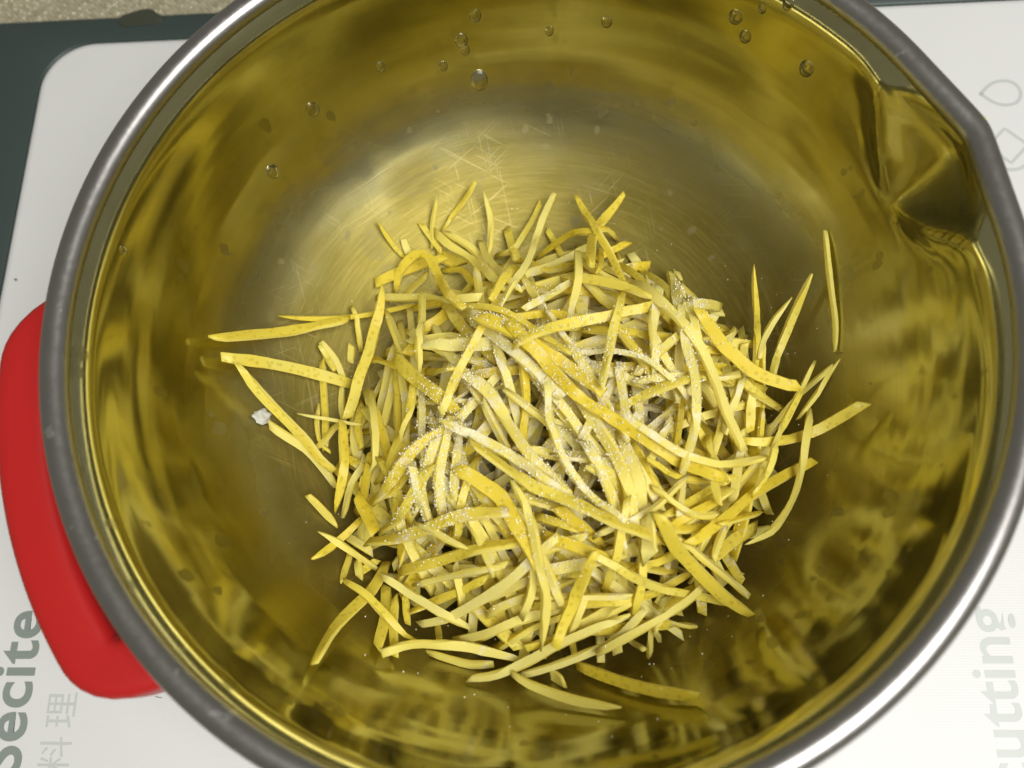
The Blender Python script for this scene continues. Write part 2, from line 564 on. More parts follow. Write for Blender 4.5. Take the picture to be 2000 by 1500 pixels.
# red silicone handle: a bar that runs round the wall and turns back to it at both ends
def handle():
    path = []
    a0, a1 = math.radians(179.5), math.radians(360 - 138.2)
    def pol(r, a, z=.0640):
        return Vector((r * math.cos(a), r * math.sin(a), z))
    path.append(pol(.0930, a0 - .065))
    path.append(pol(.1010, a0 - .055))
    path.append(pol(.1070, a0 - .030))
    for i in range(31):
        u = i / 30
        path.append(pol(.1130, a0 + .030 + (a1 - a0 - .060) * u))
    path.append(pol(.1092, a1 + .012))
    path.append(pol(.1020, a1 + .038))
    path.append(pol(.0930, a1 + .050))
    # smooth once
    for _ in range(1):
        path = [path[0]] + [(path[i - 1] + path[i] * 2 + path[i + 1]) / 4 for i in range(1, len(path) - 1)] + [path[-1]]
    hw, hh, rr = .0063, .0074, .0030
    sec = []
    for cx, cz, b in ((hw - rr, hh - rr, 0), (-hw + rr, hh - rr, 90), (-hw + rr, -hh + rr, 180), (hw - rr, -hh + rr, 270)):
        for i in range(5):
            a = math.radians(b + 22.5 * i)
            sec.append((cx + rr * math.cos(a), cz + rr * math.sin(a)))
    rg = []
    for i, p in enumerate(path):
        t = (path[min(i + 1, len(path) - 1)] - path[max(i - 1, 0)]).normalized()
        side = Vector((t.y, -t.x, 0)).normalized()
        rg.append([tuple(p + side * u + Vector((0, 0, 1)) * v) for u, v in sec])
    vs, fs = loft(rg, True, True)
    h = mesh_obj('handle', vs, fs, M_RED, pot)
    h['label'] = 'red silicone side handle'
    h.modifiers.new('s', 'SUBSURF').levels = 1
    h.modifiers['s'].render_levels = 1
    # steel lugs behind the silicone
    for a in (a0 - .05, a1 + .045):
        bm = bmesh.new()
        bmesh.ops.create_cube(bm, size=1, matrix=Matrix.Translation(pol(.0992, a)) @ Matrix.Rotation(a, 4, 'Z') @ Matrix.Diagonal((.0085, .0165, .0175, 1)))
        bmesh.ops.bevel(bm, geom=bm.edges[:], offset=.002, segments=3, affect='EDGES')
        bm_obj('lug', bm, M_RED, pot)
handle()

# ------------------------------------------------------------------ lemon peel: shape of one strip
_pr = sorted([(r, z) for r, z in PROF if z <= .0829], key=lambda q: q[0])
_prr, _prz = np.array([q[0] for q in _pr]), np.array([q[1] for q in _pr])
def bowl_z(x, y):
    return np.interp(np.hypot(x, y), _prr, _prz, right=.086)
G0, GS, GN = -.1, .0005, 401
_gx = G0 + GS * np.arange(GN)
_XX, _YY = np.meshgrid(_gx, _gx, indexing='ij')
HF = bowl_z(_XX, _YY)
def hf(x, y):
    i = np.clip(((x - G0) / GS + .5).astype(int), 0, GN - 1)
    j = np.clip(((y - G0) / GS + .5).astype(int), 0, GN - 1)
    return HF[i, j]
def smooth1(v, n=1):
    for _ in range(n):
        p = np.r_[2 * v[0] - v[1], v, 2 * v[-1] - v[-2]]
        v = (p[:-2] + 2 * p[1:-1] + p[2:]) / 4
    return v
def hull(s, b):
    st = []
    for i in range(len(s)):
        while len(st) >= 2:
            p, q = st[-2], st[-1]
            if (b[q] - b[p]) * (s[i] - s[p]) <= (b[i] - b[p]) * (s[q] - s[p]):
                st.pop()
            else:
                break
        st.append(i)
    return np.interp(s, s[st], b[st])
def resample(P, n):
    P = np.asarray(P, float)
    if len(P) > 2:
        Q = []
        ext = np.vstack([2 * P[0] - P[1], P, 2 * P[-1] - P[-2]])
        for i in range(1, len(ext) - 2):
            p0, p1, p2, p3 = ext[i - 1:i + 3]
            for t in np.linspace(0, 1, 12, endpoint=False):
                Q.append(.5 * ((2 * p1) + (p2 - p0) * t + (2 * p0 - 5 * p1 + 4 * p2 - p3) * t * t + (3 * p1 - p0 - 3 * p2 + p3) * t ** 3))
        Q.append(P[-1]); P = np.array(Q)
    d = np.r_[0, np.cumsum(np.linalg.norm(np.diff(P, axis=0), axis=1))]
    u = np.linspace(0, d[-1], n)
    return np.c_[np.interp(u, d, P[:, 0]), np.interp(u, d, P[:, 1])]
def envelope(xy, w, stiff):
    t = np.gradient(xy, axis=0)
    t /= np.maximum(np.linalg.norm(t, axis=1), 1e-9)[:, None]
    nrm = np.c_[-t[:, 1], t[:, 0]]
    hs = np.array([hf(xy[:, 0] + nrm[:, 0] * w * k, xy[:, 1] + nrm[:, 1] * w * k) for k in (-.45, -.22, 0, .22, .45)])
    base = hs.max(0)
    slope = (hs[4] - hs[0]) / (.9 * w)
    s = np.r_[0, np.cumsum(np.linalg.norm(np.diff(xy, axis=0), axis=1))]
    bs = smooth1(np.maximum(base, np.maximum(np.r_[base[1:], base[-1]], np.r_[base[0], base[:-1]])), 2)
    hl = hull(s, base)
    z = np.maximum(stiff * hl + (1 - stiff) * bs, base - .0003)
    return smooth1(z, 4), smooth1(slope, 3)

SEC = [(-1., .95, 1.), (0., 1.08, 1.), (1., .95, 1.), (1.03, .40, .50), (.95, -1., 0.), (0., -.93, 0.), (-.95, -1., 0.), (-1.03, .40, .50)]
STRIPS = []                                         # vertices and faces of every strip, for the sugar
def strip_mesh(xyz, w, t, roll, tone, ends):
    n = len(xyz)
    T = np.gradient(xyz, axis=0)
    T /= np.maximum(np.linalg.norm(T, axis=1), 1e-9)[:, None]
    S = np.cross(T, [0, 0, 1.]); S /= np.maximum(np.linalg.norm(S, axis=1), 1e-9)[:, None]
    U = np.cross(S, T)
    L = np.r_[0, np.cumsum(np.linalg.norm(np.diff(xyz, axis=0), axis=1))]
    seed = random.uniform(0, 100)
    tl = min(.009, L[-1] * .3)
    vs, zs = [], []
    sk = random.uniform(-.5, .5), random.uniform(-.5, .5)
    for i in range(n):
        da, db = L[i], L[-1] - L[i]
        ta = min(1.0, ends[0] + (1 - ends[0]) * (da / tl) ** .8)
        tb = min(1.0, ends[1] + (1 - ends[1]) * (db / tl) ** .8)
        ww = w / 2 * ta * tb * (1 + .13 * noise.noise(Vector((seed, L[i] * 90, 0))))
        tt = t / 2 * (1 + .25 * noise.noise(Vector((seed, L[i] * 130, 5)))) * (.6 + .4 * min(1, da / .003, db / .003))
        a = roll[i]
        ca, sa = math.cos(a), math.sin(a)
        s_, u_ = S[i] * ca + U[i] * sa, -S[i] * sa + U[i] * ca
        skew = (sk[0] if i == 0 else sk[1] if i == n - 1 else 0) * w
        for (p, q, zz) in SEC:
            j = 1 + .10 * noise.noise(Vector((seed + p * 3, L[i] * 700, q)))
            v = xyz[i] + s_ * (p * ww * j) + u_ * (q * tt * j) + T[i] * skew * p
            vs.append(v); zs.append(zz)
    vs = np.array(vs)
    rad = np.hypot(vs[:, 0], vs[:, 1])
    vs[:, 2] = np.maximum(vs[:, 2], np.interp(rad, _prr, _prz, right=0) + .0002)
    m = len(SEC)
    fs = []
    for i in range(n - 1):
        for q in range(m):
            r = (q + 1) % m
            fs.append((i * m + q, i * m + r, (i + 1) * m + r, (i + 1) * m + q))
    fs.append(tuple(reversed(range(m)))); fs.append(tuple(range((n - 1) * m, n * m)))
    fr = frost_at(vs)
    return vs, fs, zs, [tone] * len(vs), fr

def frost_at(vs):
    # how much sugar clings here: most in the middle of the heap
    d = (vs[:, :2] - PILE) / np.array([.036, .036])
    return np.clip(1.15 * np.exp(-(d ** 2).sum(1) / 2), 0, 1)

def hard_edges(me, n, strips=1):
    m = len(SEC)
    ev = np.empty(len(me.edges) * 2, np.int32); me.edges.foreach_get('vertices', ev); ev = ev.reshape(-1, 2)
    same = (ev[:, 0] % m == ev[:, 1] % m) & np.isin(ev[:, 0] % m, (0, 2, 4, 6))
    me.attributes.new('sharp_edge', 'BOOLEAN', 'EDGE').data.foreach_set('value', same)

def raise_field(xyz, w, t, roll):
    for i in range(len(xyz) - 1):
        a, b = xyz[i], xyz[i + 1]
        hw = abs(math.cos(roll[i])) * w / 2 + abs(math.sin(roll[i])) * t / 2
        k = max(2, int(np.linalg.norm(b - a) / GS) + 1)
        d = (b - a)[:2]; d = d / max(1e-9, np.linalg.norm(d)); nn = np.array([-d[1], d[0]])
        for u in np.linspace(0, 1, k):
            p = a + (b - a) * u
            for v in np.arange(-hw, hw + GS / 2, GS):
                q = p[:2] + nn * v
                ii, jj = int((q[0] - G0) / GS + .5), int((q[1] - G0) / GS + .5)
                if 0 <= ii < GN and 0 <= jj < GN:
                    top = p[2] + abs(math.cos(roll[i])) * t / 2 + abs(math.sin(roll[i])) * w / 2
                    if top > HF[ii, jj]: HF[ii, jj] = top

def lay(path, w, t, kind, pixels=True, stiff=.55, curl=(0, 0), n=None):
    if pixels:
        P = resample(path, 24)
        zb = []
        for p in P:
            h = BOWL.ray_cast(*view_ray(p[0], p[1]))
            zb.append(h[0].z if h[0] is not None else .08)
        zb = np.array(zb)
        ze = zb + .002
        for _ in range(10):
            xy = np.array([unproject(p[0], p[1], z) for p, z in zip(P, ze)])
            z, sl = envelope(xy, w, stiff)
            ze = smooth1(.5 * ze + .5 * np.clip(z + t / 2, zb, zb + .034), 1)
        xy = np.array([unproject(p[0], p[1], z) for p, z in zip(P, ze)])
    else:
        xy = resample(path, 24)
    L = np.linalg.norm(np.diff(xy, axis=0), axis=1).sum()
    nn = n or int(np.clip(L / .0022, 7, 30))
    xy = resample(xy, nn)
    z, sl = envelope(xy, w, stiff)
    if kind == 'z': r0 = random.uniform(-.28, .28)
    elif kind == 'p': r0 = math.pi + random.uniform(-.45, .45)
    else: r0 = random.choice((-1, 1)) * random.uniform(.8, 1.25)
    u = np.linspace(0, 1, nn)
    roll = r0 + np.arctan(np.clip(sl, -1.2, 1.2)) * .75 + (u - .5) * random.uniform(-.35, .35)
    hh = np.abs(np.cos(roll)) * t / 2 + np.abs(np.sin(roll - np.arctan(np.clip(sl, -1.2, 1.2)) * .75)) * w / 2 * .8
    z = z + hh + curl[0] * (1 - u) ** 3 + curl[1] * u ** 3
    xyz = np.c_[xy, z]
    raise_field(xyz, w, t, roll)
    return xyz, roll

def attrs(me, zs, tn, fr):
    hard_edges(me, 0)
    for nm, dat in (('zest', zs), ('tone', tn), ('frost', fr)):
        me.attributes.new(nm, 'FLOAT', 'POINT').data.foreach_set('value', np.array(dat, np.float32))

def pixel_of(p):
    q = (np.asarray(p) - CAM) @ ROT
    return 1000 + FPX * q[0] / -q[2], 750 - FPX * q[1] / -q[2]

def describe(xyz, w, kind, covered=False):
    # how long, how broad, which side up, which way it runs and where in the heap it lies
    L = np.linalg.norm(np.diff(xyz, axis=0), axis=1).sum()
    a, b = pixel_of(xyz[0]), pixel_of(xyz[-1])
    m = np.mean([pixel_of(p) for p in xyz], axis=0)
    size = 'short' if L < .022 else 'long' if L > .042 else 'medium'
    wide = 'narrow' if w < .0019 else 'broad' if w > .0027 else 'slim'
    side = {'z': 'yellow', 'p': 'pale', 's': 'edgewise'}[kind]
    dx, dy = b[0] - a[0], b[1] - a[1]
    if dx < 0: dx, dy = -dx, -dy
    ang = math.degrees(math.atan2(dy, dx))
    run = 'lying level' if abs(ang) < 20 else 'running upright' if abs(ang) > 65 else 'slanting down right' if ang > 0 else 'slanting down left'
    vx, vy = m[0] - 1085, m[1] - 850
    d = math.hypot(vx, vy)
    if d < 90:
        place = 'in the very middle'
    else:
        k = int(round(math.degrees(math.atan2(-vy, vx)) / 45)) % 8
        name = ['right', 'upper right', 'upper', 'upper left', 'left', 'lower left', 'lower', 'lower right'][k]
        place = 'at the %s edge' % name if d > 330 else 'in the %s part' % name if d > 200 else 'just %s of the middle' % {'upper': 'above', 'lower': 'below'}.get(name, name)
        place = place.replace('above of', 'above').replace('below of', 'below')
    return '%s%s %s %s strip %s %s%s' % ('half hidden ' if covered else '', size, wide, side, run, place, '' if covered else ' of the heap')

def add_strip(xyz, roll, w, t, tone, ends, label, group, sugar=.8):
    vs, fs, zs, tn, fr = strip_mesh(xyz, w, t, roll, tone, ends)
    c = vs.mean(0)
    c[2] = vs[:, 2].min()
    o = mesh_obj('lemon_peel_strip', vs - c, fs, M_PEEL)
    o.location = c
    attrs(o.data, zs, tn, fr * sugar)
    tag(o, label, 'lemon peel', group)
    STRIPS.append((vs, fs, sugar))
    return o

# ---- the buried layers of the heap
PILE = np.array(unproject(1085, 850, .016))
def random_path(rmax, lmin, lmax):
    L = random.uniform(lmin, lmax)
    for _ in range(40):
        a = random.uniform(0, 2 * math.pi); r = rmax * math.sqrt(random.random())
        c = PILE + r * np.array([math.cos(a), math.sin(a)])
        h = random.uniform(0, 2 * math.pi); k = random.uniform(-14, 14)
        pts = []
        for u in np.linspace(-.5, .5, 7):
            hh = h + k * u * L
            pts.append(c + L * u * np.array([math.cos(h), math.sin(h)]) + np.array([-math.sin(h), math.cos(h)]) * k * (u * L) ** 2 / 2)
        pts = np.array(pts)
        if np.linalg.norm(pts - PILE, axis=1).max() < rmax + .006:
            return pts
    return pts
bv, bf, bz, bt, bfr = [], [], [], [], []
for i in range(300):
    w, t = random.uniform(.0019, .0031), random.uniform(.0009, .0013)
    kind = random.choice('zppps')
    xyz, roll = lay(random_path(.054, .022, .055), w, t, kind, False, .35, n=9)
    v, f, zz, tt, ff = strip_mesh(xyz, w, t, roll, random.random(), (random.uniform(.7, 1), random.uniform(.7, 1)))
    STRIPS.append((v, f, 1.0))
    b = sum(len(x) for x in bv)
    bv.append(v); bf += [tuple(k + b for k in q) for q in f]; bz += zz; bt += tt; bfr += list(ff)
o = mesh_obj('buried_peel', np.vstack(bv), bf, M_PEEL)
attrs(o.data, bz, bt, bfr)
tag(o, 'lemon peel strips lying hidden at the bottom of the heap', 'lemon peel', kind='stuff')
GRP = 'lemon peel strips heaped in the pot'
for i in range(68):
    w, t = random.uniform(.0019, .0031), random.uniform(.0009, .0013)
    kind = random.choice('zzppps')
    xyz, roll = lay(random_path(.055, .032, .070), w, t, kind, False, .40)
    add_strip(xyz, roll, w, t, random.random(), (random.uniform(.7, 1), random.uniform(.7, 1)),
              describe(xyz, w, kind, True), GRP)

# ---- the strips one can see, from the lowest to the topmost
TILE = dict(A=(600, 350), B=(700, 750), C=(1100, 370), D=(1150, 700), E=(420, 560), F=(560, 950), G=(1000, 950), H=(880, 600))
SEEN = """
F z 80 660,650 650,850 600,1050
F z 60 710,720 700,900 710,1110
F z 50 770,700 780,800 790,900
G p 80 400,920 600,830 800,740
F z 55 1250,1000 1450,900 1700,830
F p 60 1100,1000 1300,960 1560,850 1740,810
F s 60 1350,1060 1550,950 1720,880
F z 60 820,820 1000,740 1200,650
F p 60 1300,840 1450,760 1640,690
F p 60 1380,700 1560,620
F z 50 980,900 1000,1000
F p 60 1130,700 1160,900
E z 55 700,480 710,700 720,900 720,1060
E s 25 690,780 670,900 690,1020 770,1090
E p 50 830,650 825,800 850,900
E p 60 700,370 790,480 840,600
E z 40 680,380 740,480 790,560
E p 55 890,380 885,500
E p 60 1160,650 1120,850 1050,1000
E z 50 1190,620 1190,830 1200,960
E p 60 1230,640 1250,800 1240,960
E p 55 1350,700 1360,900 1380,1040
E z 60 950,760 930,900 960,1060
E z 60 1100,980 1130,1080
E z 45 660,1060 760,950 850,880
E z 70 1000,480 1180,520
E z 60 960,1340 990,1200
E z 70 930,1480 980,1300
E z 60 1180,1500 1190,1320 1210,1180
E p 60 1270,150 1290,300 1300,500
E p 50 1210,240 1240,380
E z 90 1390,320 1460,250 1540,180
E p 65 1500,400 1560,520 1640,640
A z 60 1450,560 1600,590 1730,550
A z 120 850,500 1000,560
A z 70 790,640 700,700 600,800
A z 60 880,600 1000,600 1080,680
A z 80 1100,700 1300,720
A p 60 800,1050 900,1030 1050,1050
A z 90 980,930 1050,1020 1120,1100
A p 80 840,1120 950,1200 1040,1320
A p 100 1000,1150 1100,1160
A z 60 1280,930 1340,1060
A p 60 1460,760 1540,900 1560,1040
A z 55 1420,1000 1600,960 1750,980
A p 60 1640,780 1560,860
H p 70 370,500 400,600 430,700
H z 60 500,560 510,700 490,860
H p 70 680,680 800,840 920,1010
H p 60 330,870 400,1000
H p 60 540,760 640,830 700,900
H p 70 560,1000 700,1030 850,1040
H p 60 900,850 980,700
H p 70 1000,520 1150,550 1380,590
H z 60 1130,280 1180,360 1240,440
H p 90 930,1070 1030,1080
H z 80 960,1140 1060,1170 1100,1290
H p 80 980,1180 1040,1290 1070,1400
H p 70 560,1300 700,1340
H z 60 640,1400 760,1440
H p 70 1230,1080 1300,1200
H z 60 1250,1060 1330,1190 1400,1240
H p 60 1390,820 1340,920
D z 55 680,420 740,520 800,630
D p 60 860,430 800,650
D p 60 990,150 930,330
D z 70 1060,200 1045,480
D p 60 970,680 950,850 920,950
D z 60 640,950 760,880
D z 90 700,1000 830,910
D z 60 580,1060 700,1000
D p 55 600,860 590,960
D z 40 430,740 560,770
D z 60 700,640 800,720
D s 35 1130,330 1100,600
D z 60 1090,220 1240,360
D z 50 590,380 560,600
D z 55 810,740 840,960
D p 70 340,820 400,900
G z 55 1010,270 1200,280 1300,260
G z 90 1300,470 1450,350 1580,270
G p 50 1390,260 1350,350 1310,480
G p 55 970,700 950,800 1000,720
G z 55 700,510 850,540 1060,560
G z 55 950,490 1100,430
G z 60 340,770 560,760 800,730 950,680 1150,570
G p 35 960,880 900,960 890,1110
G p 30 930,930 960,1010
G p 40 760,1000 850,1060
G p 90 250,1215 340,1275
G z 80 420,1160 650,1250 900,1320 1200,1370
G p 40 340,720 560,720 770,720
G p 60 380,960 430,830
G z 80 420,260 520,330
G p 70 190,430 400,370
G z 80 430,420 590,480
B z 60 240,680 300,800
B p 60 430,700 470,880
B p 70 600,450 560,640 560,860
B p 60 690,450 670,640
B z 55 760,620 700,820
B p 70 500,580 420,760
F z 70 620,310 700,230 820,110 900,30
F z 70 560,120 640,60 700,10
F z 100 460,60 530,190 590,310
F p 60 890,60 930,230
F p 80 1250,290 1300,420
F s 60 850,640 1050,590 1300,540
F p 65 400,330 480,380 560,430
F z 60 480,560 600,480
F p 60 460,480 480,600
F p 60 1680,500 1740,640 1790,780
C z 60 420,360 330,400
C p 70 200,700 300,810 520,880
C z 55 380,530 500,600 560,700
C z 55 500,550 640,650 760,800
C s 35 570,640 600,750 640,820
C p 50 250,570 400,670
C p 80 690,550 720,650 740,760 740,950
C p 60 740,980 730,1200
C z 65 360,1010 600,1030 760,1050 1000,1060
C z 45 900,1110 1010,1200
C p 60 640,1190 680,1260
C p 60 1180,1010 1170,1130
C p 60 680,1080 540,1210
C z 60 380,1060 480,1200
C p 70 580,850 550,1000 560,1170
C p 55 800,760 820,900 840,1020
A z 50 740,290 800,380 880,480
A p 60 630,400 660,490
A z 70 1300,330 1330,430
A z 55 1560,340 1620,440
A z 100 450,690 600,610 740,560 900,500
A p 65 900,350 1050,440 1150,540
A z 50 1520,160 1440,330 1350,440 1230,520
A p 70 830,350 960,460 1130,580 1270,720
A p 65 1130,420 1200,560 1280,650
A p 60 1100,580 1120,720 1140,830
D p 60 480,210 700,170 970,120
D p 40 0,60 150,60 350,140 600,310
D z 60 300,340 490,270
D p 35 1580,55 1350,260 1150,500
D p 90 240,680 310,850 340,1040 360,1190
D p 85 0,470 150,700 240,900 280,1100
G p 45 1050,30 920,160 800,230 680,280
G p 40 1020,110 1150,180 1350,190
G s 55 850,430 840,640 790,830
G z 55 690,350 660,520 600,680
G z 55 700,550 900,640 1100,700 1320,740 1450,770
G p 55 60,1230 300,1160 500,1080 680,1000 870,800
G p 50 550,1090 900,900 1150,740 1230,640
F p 55 920,1080 1080,1130 1200,1160 1350,1155
F p 60 1610,560 1590,700 1530,860
F z 75 740,560 950,500 1200,430 1520,390
F p 70 870,900 1050,860 1250,750 1450,620 1610,490
F z 110 1330,60 1420,120 1500,260 1570,390
H p 80 280,280 420,420 580,570
H s 60 760,350 870,520 960,680 1020,780
H p 50 640,600 660,850 740,1080 900,1280 1060,1400
H p 95 130,540 280,650 400,840 540,1050 640,1150
H z 60 270,230 170,400 60,620
H z 50 80,30 300,110 500,230 620,320
H p 50 290,210 380,260 460,300
H z 100 410,320 560,400 720,500 800,560
H z 90 580,470 700,600 850,740 1000,820 1200,920 1450,1030 1700,1095
D p 55 200,330 230,490 400,600 600,680 850,700 1160,650
D p 65 600,50 650,250 660,480 610,680
H z 75 600,360 800,260 1050,190
C z 60 350,860 310,1050 270,1240
"""
